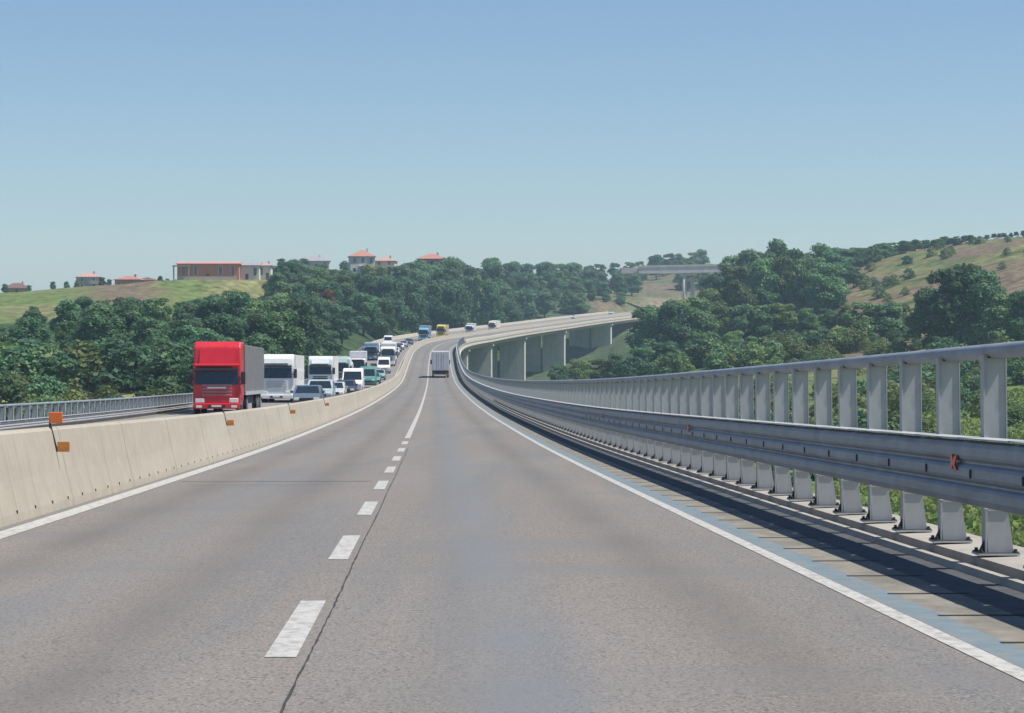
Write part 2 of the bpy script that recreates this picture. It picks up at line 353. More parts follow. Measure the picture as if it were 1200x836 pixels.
mr=N.new('ShaderNodeMapRange'); mr.inputs[1].default_value=.3; mr.inputs[2].default_value=.7; mr.inputs[3].default_value=.45; mr.inputs[4].default_value=1.5; L.new(nz.outputs[0],mr.inputs[0])
vm=N.new('ShaderNodeVectorMath'); vm.operation='SCALE'; L.new(at.outputs[0],vm.inputs[0]); L.new(mr.outputs[0],vm.inputs['Scale']); L.new(vm.outputs[0],b.inputs['Base Color'])
me.materials.append(mt); put('terrain', me, kind='structure')

# ------------------------------------------------------------------ viaduct: two decks with blade piers
via = empty('viaduct', (0,0,0), label='long pale concrete motorway viaduct on blade piers curving away uphill to the right', cat='viaduct')
VE = 1130
# right deck: kerb lip, slot, slab with posts, fascia, underside
sweep('edge_slab', [(5.0,0),(5.02,.055),(5.085,.055),(5.085,-.3),(5.0,-.3)], -40, VE, M['concrete'], via)
sweep('edge_slab', [(5.185,-.3),(5.185,.10),(5.78,.12),(5.78,-.25)], -40, VE, M['concrete'], via)
sweep('slot_liner', [(5.088,-.06),(5.183,-.06),(5.183,-.28),(5.088,-.28)], -40, VE, M['slot'], via)
sweep('deck', [(-4.1,-.02),(4.995,-.02),(5.0,-.31),(5.78,-.31),(5.9,-.35),(5.9,-.8),(5.3,-.95),(4.4,-1.1),(3.9,-2.3),(-2.6,-2.3),(-3.1,-1.2),(-4.1,-.8)], -40, VE, M['fascia'], via)
sweep('deck', [(-14.6,-.02),(-14.6,-1.7),(-14.2,-1.7),(-13.4,-1.2),(-12.9,-2.3),(-6,-2.3),(-5.6,-1.2),(-4.12,-.8),(-4.12,-.02)], -40, VE, M['fascia'], via)
sweep('edge_slab', [(-14.62,-.015),(-14.62,.12),(-13.9,.12),(-13.9,-.015)], -40, VE, M['concrete'], via)
sweep('parapet', [(5.3,.13),(5.3,.95),(5.84,.95),(5.84,.13)], 560, VE, M['fascia'], via)
sweep('parapet', [(-14.5,.13),(-14.5,.95),(-14.1,.95),(-14.1,.13)], 520, VE, M['fascia'], via)
def pier(t, o0, o1):
    p0 = road(t, o0, 0); p1 = road(t, o1, 0); hd = heading(t); top = min(p0.z, p1.z)-2.28
    zt = min(terrain(p0.x,p0.y), terrain(p1.x,p1.y))-1.5
    c = (p0+p1)/2; hw = abs(o1-o0)/2; b = MB()
    ch=.25
    b.prism([(-hw,-1.05),(-hw+ch,-1.3),(hw-ch,-1.3),(hw,-1.05),(hw,1.05),(hw-ch,1.3),(-hw+ch,1.3),(-hw,1.05)], zt-c.z, top-c.z, 'z')
    b.prism([(-hw-.15,-1.4),(hw+.5,-1.4),(hw+.5,1.4),(-hw-.15,1.4)], top-c.z, top-c.z+.5, 'z')
    b.build('pier', M['pier'], via, loc=c, rz=hd)
for k in range(-5, 5):
    t = 595+113.5*k; pier(t, -3.9, 5.1); pier(t, -14.2, -4.9)

# ------------------------------------------------------------------ concrete median barrier
bar = sweep('median_barrier', [(-3.80,.0),(-3.815,.10),(-3.90,.45),(-4.005,.97),(-4.03,1.0),(-4.23,1.0),(-4.255,.97),(-4.36,.45),(-4.445,.10),(-4.46,0)], -40, END, M['barrier'],
            label='long cream concrete barrier dividing the two carriageways, beside the queued traffic', cat='barrier')
hm = MB().box(-.03,.008,-.04,.04,-.03,.03).mesh('drain_hole', M['slot'])  # solid near-black box; the shade inside the hole is painted as its colour
for k in range(62):
    t = 8+1.21*k
    put('drain_hole', hm, bar, loc=road(t,-3.822,.10), rz=heading(t))
# joints between barrier lengths
jm = MB().prism([(-3.797,.0),(-3.812,.10),(-3.897,.45),(-4.002,.97),(-4.027,1.003),(-4.04,1.003),(-4.02,.97),(-3.91,.45),(-3.83,.1),(-3.82,0)], -.004, .004, 'y').mesh('joint', M['shoulder_joint'])
for k in range(26):
    t = 12+6.05*k; j = put('joint', jm, bar, loc=road(t,0,0), rz=heading(t))

def marker(t, full, label):
    e = empty('lane_marker', road(t,-4.03,1.0), heading(t), label=label, cat='marker', group='markers on the median barrier')
    MB().box(-.012,.012,-.012,.012,-.16,.14 if full else .05).build('post', M['dark_metal'], e)
    if full: MB().box(-.01,.16,-.02,.004,.06,.2,bev=.008).build('plate', M['orange'], e)
    MB().box(.095,.25,-.03,-.004,-.3,-.17,bev=.008).build('plate', M['orange_dirty'], e)
    MB().prism([(-.01,.03),(.02,.03),(.105,-.3),(.075,-.3)],-.028,-.004,'y').build('bracket', M['dark_metal'], e)
marker(29.7, True, 'bright orange double-plate marker on barrier top, nearest at far left')
marker(54, False, 'small rusty orange marker on the barrier below the red truck')
marker(78, False, 'small rusty orange marker on the barrier below the white truck')
marker(103, False, 'small rusty marker on the barrier below the silver hatchback')

# ------------------------------------------------------------------ guardrails
def post_mesh(name, mirror=1):
    b = MB(); s = mirror
    # upper C-section leaning slightly to the road
    def tilt(x, z): return s*(x-.02*(z/1.6))
    def slab(x0,x1,y0,y1,z0,z1):
        A=[b.bm.verts.new((tilt(x,z),y,z)) for x in (x0,x1) for y in (y0,y1) for z in (z0,z1)]
        for f in [(0,1,3,2),(4,6,7,5),(0,4,5,1),(2,3,7,6),(0,2,6,4),(1,5,7,3)]: b.bm.faces.new([A[i] for i in f])
    slab(-.085,.085,0,.012,.0,1.60)      # web facing along the road
    slab(-.095,-.085,-.012,.095,.0,1.60); slab(.085,.095,-.012,.095,.0,1.60)   # flanges
    # foot sleeve: wider, stepped, splayed towards the outside
    b.prism([(s*-.075,.01),(s*.135,.01),(s*.085,.36),(s*-.09,.36)], -.03, -.001, 'y')
    b.box(*sorted((s*-.105,s*.1)), -.04,-.004,.352,.372)
    b.box(*sorted((s*-.1,s*-.085)),-.04,-.004,.0,.36)
    b.box(-.17,.17,-.09,.13,0,.016)
    return b.mesh(name, M['galv'])
bolt_m = None
def foot_bolts():
    b = MB().box(-.168,.168,-.088,.128,.016,.022)
    for (x,y) in ((-.14,-.06),(.14,-.06),(-.14,.1),(.14,.1)): b.cyl((x,y,.0),(x,y,.05),.014,n=6); b.cyl((x,y,.012),(x,y,.03),.026,n=6)
    b.prism([(-.15,.016),(-.1,.016),(-.1,.12)], -.012, .012, 'y'); 
    return b.mesh('anchor_plate', M['dark_metal'])
def wave(off, s, z0=.52):
    """three-wave beam as a closed thin profile; s = +1 beam on the right"""
    Hh=.52; pts=[]
    for u,dd in [(0,.0),(.03,.045),(.12,.066),(.25,.068),(.29,.05),(.325,.022),(.35,.022),(.40,.055),(.45,.068),(.57,.068),(.61,.05),(.645,.022),(.67,.022),(.72,.055),(.77,.068),(.90,.066),(.97,.045),(1,0)]:
        pts.append((off-s*dd, z0+Hh*u))
    back=[(x+s*.006, z) for x,z in reversed(pts)]
    return pts+back
def joined(mesh, places, name, m, parent):
    base=[v.co.copy() for v in mesh.vertices]; polys=[tuple(p.vertices) for p in mesh.polygons]; V=[];Fc=[]
    for (p,rz) in places:
        R=Matrix.Rotation(rz,3,'Z')@(Matrix.Rotation(math.atan(interp(PZ,p.y+.5)-interp(PZ,p.y-.5)),3,'X') if 'cap' in name else Matrix.Identity(3)); o=len(V); V+= [R@v+p for v in base]; Fc+=[tuple(i+o for i in f) for f in polys]
    me=bpy.data.meshes.new(name); me.from_pydata(V,[],Fc); me.materials.append(m); return put(name, me, parent, kind='stuff')
def guardrail(label, off, s, t0, tb, te, low=False):
    g = empty('bridge_guardrail', label=label, cat='guardrail'); k_=.50 if low else 1
    pm = post_mesh('post', s); bm_ = foot_bolts()
    bf = off-s*.22                      # beam face line
    sweep('beam', [(a,(b*k_ if not low else .12+(b-.52)*.55)) for a,b in wave(bf, s)], -20, te, M['galv' if low else 'galv_beam'], g)
    R=.062; c=off-s*.02
    sweep('top_rail', [(c+R*1.15*math.cos(a), (.94 if low else 1.755)+R*(.8 if low else 1)*math.sin(a)) for a in [2*math.pi*i/12 for i in range(12)]], -20, te, M['galv_beam'], g, smooth=True)
    # cap plates on top of the beam
    cap = MB(); L_=1.60
    cap.prism([(-.11,-L_/2),(.13,-L_/2+.09*s),(.13,L_/2+.09*s),(-.11,L_/2)], 1.052, 1.062, 'z'); cap = cap.mesh('cap_plate', M['galv'])
    br = MB().box(-.075,.075,-.035,.05,1.70,1.735).mesh('saddle', M['dark_metal'])
    sp = MB().box(*sorted((s*-.208,s*-.09)),-.05,.05,.60,1.0).mesh('spacer', M['dark_metal'])
    if low:
        for me_,f_ in ((pm,lambda z:z*.485),(br,lambda z:z-.835),(sp,lambda z:.15+(z-.6)*.5),(cap,lambda z:z-.64)):
            for v_ in me_.vertices: v_.co.z=f_(v_.co.z)
    t=t0; i=0; far=[]
    while t < te:
        p=road(t,off,.12); p0=road(t,off,0); rz=heading(t)
        if i < tb:
            po=put('post', pm, g, loc=p, rz=rz+random.uniform(-.025,.025)); po.rotation_euler.y=random.uniform(-.006,.006); put('anchor_plate', bm_, po)
            put('saddle', br, g, loc=p0, rz=rz); put('spacer', sp, g, loc=p0, rz=rz)
            cp=put('cap_plate', cap, g, loc=road(t+.8,bf+s*.02,0), rz=rz); cp.rotation_euler=(math.atan(interp(PZ,t+1.3)-interp(PZ,t+.3)),0,rz)
        else: far.append((p,p0,rz,t))
        t+=1.65; i+=1
    if far:
        joined(pm,[(a,r) for a,b_,r,_ in far],'post',M['galv'],g); joined(cap,[(road(t_+.8,bf+s*.02,0),r) for a,b_,r,t_ in far],'cap_plate',M['galv'],g)
        joined(sp,[(b_,r) for a,b_,r,_ in far],'spacer',M['dark_metal'],g)
    return g
GR = guardrail('silver steel guardrail with tall posts and top rail along the right edge', 5.34, 1, 10.35, 98, 560)
# beam joints (overlap bolts) and reflectors on the road side
jb = MB().box(-.01,.0,-.012,.012,-.035,.035)
jb = jb.mesh('beam_bolt', M['dark_metal'])
for k in range(34):
    t=10.35+1.65*k-.35; put('beam_bolt', jb, GR, loc=road(t,5.048,.78), rz=heading(t))
rf = MB().prism([(-.11,-.06),(-.04,-.02),(-.11,.06),(-.03,.05),(.02,.015),(.06,.06),(.11,.06),(.11,-.06),(.05,-.05),(.02,-.02),(-.04,-.06)], -.012, .0, 'x').mesh('reflector', M['reflector'])
for k,(t) in enumerate([18.8, 38.6, 58.5, 78, 98]):
    put('reflector', rf, GR, loc=road(t,5.046,.86), rz=heading(t))
GL = guardrail('steel guardrail with bright posts beyond the oncoming lanes at left', -14.1, -1, 40, 98, 520, low=True)

# ------------------------------------------------------------------ trees
def crown_mesh(name, m, seed, hgt=12.0, rad=5.0, base=.22, nl=18, leaves=6000, size=.34, shape=1.0):
    r = np.random.default_rng(seed); lobes=[]
    for i in range(nl):
        zz = r.uniform(0,1); a = r.uniform(0,2*math.pi); prof = math.sin(math.pi*min(1,(zz*.74+.18)))**.5
        rr = rad*.62*prof*math.sqrt(r.uniform(.15,1))*shape
        z = hgt*(base+.10+(1-base-.2)*zz)*r.uniform(.93,1.05); lr = rad*r.uniform(.2,.40)*(1-.2*zz)
        lobes.append((rr*math.cos(a), rr*math.sin(a), z, lr))
    lobes.append((0,0,hgt*.86,rad*.32)); lobes.append((0,0,hgt*.55,rad*.55))
    lb = np.array(lobes); area = lb[:,3]**2; cnt = (leaves*area/area.sum()).astype(int); P=[];Nn=[]
    for (x,y,z,q),c in zip(lb,cnt):
        v = r.normal(size=(c,3)); v/=np.linalg.norm(v,axis=1)[:,None]; v[:,2]=np.where(v[:,2]<-.4, -v[:,2], v[:,2])
        rr_ = q*(r.uniform(.78,1.12,size=(c,1))); rr_ *= 1+.18*np.sin(v[:,:1]*9+x)*np.cos(v[:,1:2]*8+y)
        P.append(v*rr_*np.array([1,1,.85])+np.array([x,y,z])); Nn.append(v)
    P=np.vstack(P);Nn=np.vstack(Nn)
    keep=np.ones(len(P),bool)
    for (x,y,z,q) in lobes: keep &= (np.linalg.norm((P-np.array([x,y,z]))/np.array([1,1,.85]),axis=1) > q*.62)
    P=P[keep];Nn=Nn[keep]; n=len(P)
    nr=Nn+r.normal(size=(n,3))*.55; nr/=np.linalg.norm(nr,axis=1)[:,None]
    t1=np.cross(nr,r.normal(size=(n,3))); t1/=np.linalg.norm(t1,axis=1)[:,None]; t2=np.cross(nr,t1)
    s=size*r.uniform(.55,1.25,size=(n,1)); a=t1*s; b=t2*s*r.uniform(.5,.9,size=(n,1))
    V=np.empty((n,4,3)); V[:,0]=P-a; V[:,1]=P-b; V[:,2]=P+a+nr*s*.15; V[:,3]=P+b
    V=V.reshape(-1,3); me=bpy.data.meshes.new(name); me.vertices.add(len(V)); me.vertices.foreach_set('co',V.ravel())
    me.loops.add(4*n); me.loops.foreach_set('vertex_index',np.arange(4*n)); me.polygons.add(n)
    me.polygons.foreach_set('loop_start',np.arange(0,4*n,4)); me.polygons.foreach_set('loop_total',np.full(n,4)); me.update(); me.validate()
    me.materials.append(m); return me
def trunk_mesh(seed, hgt=12.0, rad=5.0):
    r=random.Random(seed); b=MB(); p=Vector((0,0,-1.2)); rr=.30
    for i in range(5):
        q=p+Vector((r.uniform(-.25,.25),r.uniform(-.25,.25),hgt*.17)); b.cyl(p,q,rr,rr*.8,8); 
        if i>=1:
            for k in range(2):
                a=r.uniform(0,6.28); e=q+Vector((math.cos(a)*rad*.55,math.sin(a)*rad*.55,hgt*.14)); b.cyl(q,e,rr*.45,rr*.12,6)
        p=q; rr*=.78
    return b.mesh('trunk', M['bark'])
TR=[]   # (name, words, crown mesh, trunk mesh)
VAR=[('broadleaf_tree','dark green',0,1.0),('broadleaf_tree','dark green',0,1.0),('broadleaf_tree','deep green',0,.85),('broadleaf_tree','mid green',1,1.0),('broadleaf_tree','mid green',1,1.1),
     ('broadleaf_tree','light green',2,1.0),('broadleaf_tree','olive green',3,1.0),('broadleaf_tree','rusty brown',4,.9)]
for i,(nm,wd,lm,shp) in enumerate(VAR):
    TR.append((nm,wd,crown_mesh('crown',LEAF[lm],100+i,rad=4.6+.3*(i%3),shape=shp,base=(-.06 if i!=7 else .1),nl=30+3*(i%3),leaves=15000,size=.225),trunk_mesh(i)))
SH=[]
for i,(wd,lm) in enumerate([('dark green',0),('mid green',1),('light green',2),('olive yellow',3)]):
    SH.append((wd, crown_mesh('foliage',LEAF[lm],300+i,hgt=3.0,rad=2.4,base=-.25,nl=9,leaves=1500,size=.17)))
stem = MB()
for k in range(5):
    a=k*1.26; stem.cyl((0,0,-.5),(math.cos(a)*.7,math.sin(a)*.7,1.5),.06,.02,6)
stem=stem.mesh('stem',M['bark'])
rt=random.Random(21)
def tree(px, d, h, v, wide=1.0, label='', group=None):
    x=(px-600)*d/F; z=terrain(x,d); nm,wd,cm,tm=TR[v]
    e=empty(nm,(x,d,z),rt.uniform(0,6.28),label=label,cat='tree',group=group); s=h/12.0; e.scale=(s*wide*rt.uniform(.92,1.08),s*wide*rt.uniform(.92,1.08),s)
    put('crown',cm,e); put('trunk',tm,e); return e
def near_road(x, y, lim=23):
    q=RD[:,0:2]-np.array([x,y]); k=int(np.argmin((q**2).sum(1))); off=x-RD[k,0]
    return -15-lim < off+0 < 6+lim*.75
SIZEW=lambda h: 'tall' if h>15 else 'mid-sized' if h>10 else 'low'
def row(name, pts, var, wide=1.0, step=None, jx=.35, group=None, lim=9, stepm=6.8, jd=13, hmin=5.5):
    """pts: [(px, d, ytop)] polyline followed from left to right, trees every stepm metres; heights reach the ytop row of the photo"""
    out=[]; px=pts[0][0]
    while px <= pts[-1][0]:
        d=float(np.interp(px,[p[0] for p in pts],[p[1] for p in pts])); yt=float(np.interp(px,[p[0] for p in pts],[p[2] for p in pts]))
        dd=d+rt.uniform(-jd,jd); x=(px-600)*dd/F
        if not near_road(x,dd,lim):
            zt=(YH-yt)*dd/F+H; h=zt-terrain(x,dd); h=min(27,max(hmin,h))*rt.uniform(.84,1.08); out.append((px,dd,h,var[rt.randrange(len(var))]))
        px += stepm*.82*F/d*rt.uniform(1-jx,1+jx)
    for i,(p,d,h,v) in enumerate(out):
        tree(p,d,h,v,wide*rt.uniform(1.1,1.45)*(1 if h<14 else (14/h)**.75), label=f'{SIZEW(h)} {VAR[v][1]} tree, {ordn(i)} from left, {name}', group=group)
    return len(out)
nT=0
G1='trees of the wood left of the traffic queue'
D=[0,0,1,2,3]
nT+=row('front row of wood behind left railing',[(-40,345,412),(60,350,398),(200,355,388),(330,362,384)],D,1.05,group=G1)
nT+=row('low row just beyond left railing',[(-30,170,476),(100,178,474),(235,185,470)],[0,1],1.0,group=G1,stepm=3.4,jd=5,lim=6)
nT+=row('second row of wood behind left railing',[(-50,380,392),(40,385,372),(120,390,362),(330,400,365)],D+[4],1.05,group=G1)
nT+=row('third row of wood behind left railing',[(-60,440,388),(20,440,370),(80,445,348),(200,450,350),(350,460,348)],D,1.05,group=G1)
nT+=row('back row below the green field',[(40,520,362),(90,515,350),(200,520,348),(310,530,342),(340,540,330)],D,1.05,group=G1)
G2='trees of the wood behind the queue of vehicles'
nT+=row('lowest row of wood behind queued trucks',[(300,500,385),(360,520,380),(420,560,378)],D+[3],1.05,group=G2,stepm=7.5)
nT+=row('second row of wood behind queued trucks',[(320,600,345),(400,620,352),(470,650,362)],D+[3,5],1.05,group=G2,stepm=7.5)
nT+=row('third row of wood behind queued trucks',[(325,690,322),(380,700,330),(480,740,345),(530,760,352)],D+[3],1.1,group=G2,stepm=8)
nT+=row('fourth row below red-roofed houses',[(322,780,308),(345,780,304),(400,800,322),(450,820,325),(520,850,330),(560,860,340)],D+[3,6],1.1,group=G2,stepm=8.5)
nT+=row('upper row below red-roofed houses',[(330,900,310),(400,920,328),(440,930,325),(480,950,312),(520,960,318),(560,980,312),(600,1000,330)],D+[6],1.1,group=G2,stepm=9)
nT+=row('skyline row between hilltop houses',[(330,1010,304),(360,1010,306),(395,1020,312),(470,1030,308),(486,1050,312),(530,1050,302),(570,1070,298),(590,1080,305)],D+[3],1.15,group=G2,stepm=10)
G3='trees of the wood beyond the far viaduct'
nT+=row('lower row of wood beyond far viaduct',[(590,1090,335),(640,1130,342),(700,1190,345)],D+[3,3],1.2,group=G3,stepm=10,lim=6)
nT+=row('middle row of wood beyond far viaduct',[(560,1110,318),(640,1200,322),(735,1280,330)],D+[3,6],1.2,group=G3,stepm=10,lim=6)
nT+=row('top row of wood beyond far viaduct',[(575,1180,303),(640,1300,306),(690,1320,312),(745,1330,322)],D+[3],1.25,group=G3,stepm=11,lim=6)
nT+=row('slope row between far viaduct and overpass',[(650,1190,336),(735,1215,343)],[3,4,6],1.2,group=G3,stepm=7,lim=1,jd=4)
nT+=row('hilltop row behind the overpass',[(690,1480,309),(740,1500,305),(790,1560,296),(820,1600,291),(865,1560,299)],[3,0,3,6],1.1,group=G3,stepm=10,hmin=4)
nT+=row('upper hill row behind the overpass',[(800,1420,312),(870,1420,312)],[3,5,3,6],1.1,group=G3,stepm=12,hmin=4)
G4='trees of the wood right of the far viaduct'
E_=[1,3,4,3,5,6]
nT+=row('front row of wood right of viaduct',[(752,560,408),(790,560,396),(850,565,385),(905,570,402)],[3,4,5,0],1.15,group=G4,stepm=7.5,jd=8)
nT+=row('second row of wood right of viaduct',[(764,640,356),(795,645,351),(860,650,350),(1000,640,360)],E_,1.15,group=G4,stepm=7.5,jd=8)
nT+=row('third row of wood right of viaduct',[(775,730,356),(800,732,350),(830,735,332),(875,740,306),(940,740,306),(1000,730,315)],E_,1.15,group=G4,stepm=8,jd=8)
nT+=row('back row of wood right of viaduct',[(838,830,325),(855,830,312),(868,825,284),(895,820,277),(915,820,286),(935,820,292),(960,820,288),(988,815,296),(1004,810,318)],[0,1,3,4],1.15,group=G4,stepm=8,jd=8)
G5='trees on the right-hand slope'
for i,(px,d,yt,v,wd) in enumerate([(1120,505,312,0,1.35),(1088,515,335,1,1.1),(1150,500,318,2,1.2),(1176,480,345,3,1.25),(1204,470,338,0,1.2),(1235,480,330,1,1.2)]):
    x=(px-600)*d/F; h=(YH-yt)*d/F+H-terrain(x,d); tree(px,d,h,v,wd,label=f'rounded {VAR[v][1]} tree, {ordn(i)} from left, clump on right slope',group=G5)
nT+=row('gap between wood and right clump',[(1010,560,348),(1075,560,352)],[0,1,3],1.1,group=G5,stepm=6,jd=6)
G6='trees along the crest of the dry hill'
nT+=row('line on the dry hill crest',[(985,900,290),(1050,930,283),(1120,960,277),(1240,960,272)],[0,0,1,3],1.5,group=G6,stepm=3.6,jd=14,hmin=2.2)
G7='bushy trees before the viaduct piers'
nT+=row('light clump before viaduct piers',[(655,600,428),(690,605,416),(735,600,410)],[5,5,3,6],1.2,group=G7,stepm=5,jd=8)
tree(384,640,12.5,7,.8,label='rusty brown tree standing out of the wood behind the queued trucks'); nT+=1
tree(283,250,7.5,6,.8,label='olive brown tree top showing just above the red truck trailer'); nT+=1
print('trees', nT)
G8='shrubs on the meadow right of the road'; spots=[]
for i in range(46): spots.append((rt.uniform(905,1110),rt.uniform(500,560)))
for i in range(34): spots.append((rt.uniform(800,1230),rt.uniform(300,500)))
for i in range(44): spots.append((rt.uniform(1005,1230),rt.uniform(600,900)))
spots.sort()
cnt={}
for (px,d) in spots:
    x=(px-600)*d/F
    if near_road(x,d,4): continue
    v=rt.choice([3,3,3,2,1] if 500<=d<=560 else [0,1,2,2]); reg='yellowish bank behind the guardrail' if 500<=d<=560 else 'dry hillside at far right' if d>600 else 'green meadow behind the guardrail'
    i=cnt.get(reg,0); cnt[reg]=i+1
    e=empty('shrub',(x,d,terrain(x,d)),rt.uniform(0,6.28),label=f'{SH[v][0]} shrub, {ordn(i)} from left on the {reg}',cat='shrub',group=G8)
    s=rt.uniform(.6,1.25); e.scale=(s*1.2,s*1.2,s); put('foliage',SH[v][1],e); put('stem',stem,e)
def understory(name, n, p0, p1, d0, d1, grp, vs_, sc_):
    for i in range(n):
        px=p0+(p1-p0)*(i+rt.uniform(-.3,.3))/n; d=rt.uniform(d0,d1); x=(px-600)*d/F
        if near_road(x,d,6): continue
        v=rt.choice(vs_); e=empty('shrub',(x,d,terrain(x,d)),rt.uniform(0,6.28),label=f'{SH[v][0]} bush, {ordn(i)} from left, {name}',cat='shrub',group=grp)
        s=rt.uniform(*sc_); e.scale=(s*1.35,s*1.35,s); put('foliage',SH[v][1],e); put('stem',stem,e)
understory('at foot of wood behind left railing',34,-30,330,322,345,'bushes at the foot of the left wood',[0,0,1,0,2],(1.3,2.3))
understory('along the edge of wood behind queue',26,300,480,430,500,'bushes along the wood edge behind the queue',[0,0,1],(1.3,2.2))
understory('at foot of wood right of viaduct',30,742,1010,540,556,'bushes at the foot of the right wood',[1,2,0,3],(1.2,2.2))
understory('in the scrub just behind right guardrail',40,850,1075,205,400,'bushes in the scrub behind the right guardrail',[3,1,3,0],(.9,1.7))
understory('in the brush below the right clump',30,1040,1240,385,475,'bushes in the brush below the right clump',[0,3,1,0,3],(1.0,1.9))
rg=np.random.default_rng(5); n_=15000; px_=rg.uniform(960,1250,n_); d_=rg.uniform(115,400,n_)**1.0; V=[];Fc=[]
for a_,b_ in zip(px_,d_):
    x=(a_-600)*b_/F; z=terrain(x,b_) if False else None
    hh=rg.uniform(.15,.5); an=rg.uniform(0,3.14); w_=rg.uniform(.12,.3); o=len(V)
    V.append((x-math.cos(an)*w_,b_-math.sin(an)*w_,0)); V.append((x+math.cos(an)*w_,b_+math.sin(an)*w_,0)); V.append((x+rg.uniform(-.2,.2)+math.cos(an)*w_*.8,b_,hh)); V.append((x-math.cos(an)*w_*1.1,b_+rg.uniform(-.2,.2),hh*.9)); Fc.append((o,o+1,o+2,o+3))
zc={}
for i_ in range(0,len(V),4):
    x=V[i_][0]; y=V[i_][1]; k_=(round(x/3),round(y/4))
    if k_ not in zc: zc[k_]=terrain(k_[0]*3,k_[1]*4)
    for q_ in range(4): v_=V[i_+q_]; V[i_+q_]=(v_[0],v_[1],v_[2]+zc[k_]-.05)
me=bpy.data.meshes.new('meadow_grass'); me.from_pydata(V,[],Fc); me.materials.append(mat('grass_tufts',(.13,.20,.05),.8,col2=(.26,.30,.10),scale=.12,spec=.1,trans=.3)); put('meadow_grass',me,kind='stuff')
# roadside scrub behind the left railing
for i in range(22):
    px=-30+i*13+rt.uniform(-5,5); d=rt.uniform(215,285); x=(px-600)*d/F
    v=rt.choice([2,0,1,3,1]); e=empty('shrub',(x,d,terrain(x,d)),rt.uniform(0,6.28),label=f'{SH[v][0]} shrub, {ordn(i)} from left along the left railing',cat='shrub',group='shrubs behind the left railing')
    s=rt.uniform(.8,1.5); e.scale=(s*1.2,s*1.2,s); put('foliage',SH[v][1],e); put('stem',stem,e)

# ------------------------------------------------------------------ buildings
def wallm(n,c): return multi_mix(mat(n,c,.9,var=.08,scale=.4),[((1,1,.2),1,.55,.7,tuple(x*.7 for x in c),.5)])
W_={'white':wallm('plaster_white',(.62,.58,.54)),'cream':wallm('plaster_cream',(.58,.48,.36)),'orange':wallm('plaster_orange',(.46,.23,.16)),'salmon':wallm('plaster_salmon',(.56,.21,.14)),'brick':wallm('brick_bare',(.42,.2,.12)),'grey':wallm('plaster_grey',(.36,.33,.31))}
RF_={'red':wallm('roof_tile_red',(.40,.19,.145)),'dark':wallm('roof_tile_dark',(.16,.09,.07)),'pink':wallm('roof_tile_pink',(.46,.27,.23)),'grey':wallm('roof_sheet_grey',(.3,.29,.3))}
def house(px,d,ybase,wid,dep,hh,rh,wm,rm,label,name='house',wins=3,floors=2,rz=.1,hip=True,chim=True):
    x=(px-600)*d/F; z=(YH-ybase)*d/F+H; zt=terrain(x,d); e=empty(name,(x,d,z),rz,label=label,cat='building',group='houses on the hilltop')
    lo=min(0,zt-z)-2
    MB().box(-wid/2,wid/2,-dep/2,dep/2,lo,hh).build('wall',W_[wm],e)
    b=MB(); o=.5; W2=wid/2+o; D2=dep/2+o; rr=max(.2,W2-D2) if hip else W2
    A=[b.bm.verts.new(v) for v in [(-W2,-D2,hh+.01),(W2,-D2,hh+.01),(W2,D2,hh+.01),(-W2,D2,hh+.01),(-rr,0,hh+rh),(rr,0,hh+rh),(-W2,-D2,hh-.18),(W2,-D2,hh-.18),(W2,D2,hh-.18),(-W2,D2,hh-.18)]]
    for f in [(0,1,5,4),(2,3,4,5),(0,4,3),(1,2,5),(6,7,1,0),(7,8,2,1),(8,9,3,2),(9,6,0,3),(9,8,7,6)]: b.bm.faces.new([A[i] for i in f])
    ro=b.build('roof',RF_[rm],e)
    if chim: MB().box(wid*.18,wid*.18+.7,.2,.9,hh+.1,hh+rh+.6).build('chimney',W_[wm],ro)
    fh=hh/floors
    for f in range(floors):
        for k in range(wins):
            if f==0 and k==wins//2: continue
            cx=-wid/2+wid*(k+.5)/wins; z0=f*fh+fh*.32
            fr=MB().box(cx-.65,cx+.65,-dep/2-.06,-dep/2+.02,z0-.1,z0+fh*.5+.1).build('window',W_['white'],e)
            MB().box(cx-.5,cx+.5,-dep/2-.075,-dep/2-.05,z0,z0+fh*.5).build('pane',M['glass'],fr)
    cx=-wid/2+wid*(wins//2+.5)/wins
    MB().box(cx-.5,cx+.5,-dep/2-.07,-dep/2+.02,lo,2.1).build('door',M['bark'],e)
    if floors>1:
        bl=MB().box(cx-1.6,cx+1.6,-dep/2-1.2,-dep/2-.002,fh-.1,fh+.05); 
        for k in range(7): bl.box(cx-1.55+k*.5,cx-1.49+k*.5,-dep/2-1.17,-dep/2-1.12,fh+.05,fh+1)
        bl.box(cx-1.6,cx+1.6,-dep/2-1.2,-dep/2-1.12,fh+.98,fh+1.05); bl.build('balcony',W_['white'],e)
    return e
lb=house(246,762,329,20.0,9,5.4,.9,'salmon','pink','long orange hilltop building with low pink roof above the green field','building',wins=5,floors=1,rz=.0,hip=False,chim=False)
MB().box(-9.9,9.3,-4.62,-4.505,-.5,1.3).build('plinth_wall',W_['cream'],lb)
MB().box(-11.2,-6.0,-5.6,-4.63,-.5,.2).box(-11.2,-10.8,-5.6,-5.2,.2,4.4).box(-6.4,-6.0,-5.6,-5.2,.2,4.4).box(-11.4,-5.8,-5.9,-4.64,4.4,4.8).build('porch',W_['grey'],lb)
house(291,765,329,8.0,8,4.9,1.2,'white','grey','pale low hilltop building joined right of the long orange one','building',wins=3,floors=1,rz=.0,hip=False,chim=False)
house(311,768,328,4.2,6,4.6,.9,'white','pink','tiny white annex at the right end of the long orange building','building',wins=2,floors=1,rz=.0,chim=True)
house(424,905,324,9.5,9,7.6,2.6,'white','red','tall white house with red hipped roof, highest on the hilltop','house',wins=3,floors=2,rz=.15)
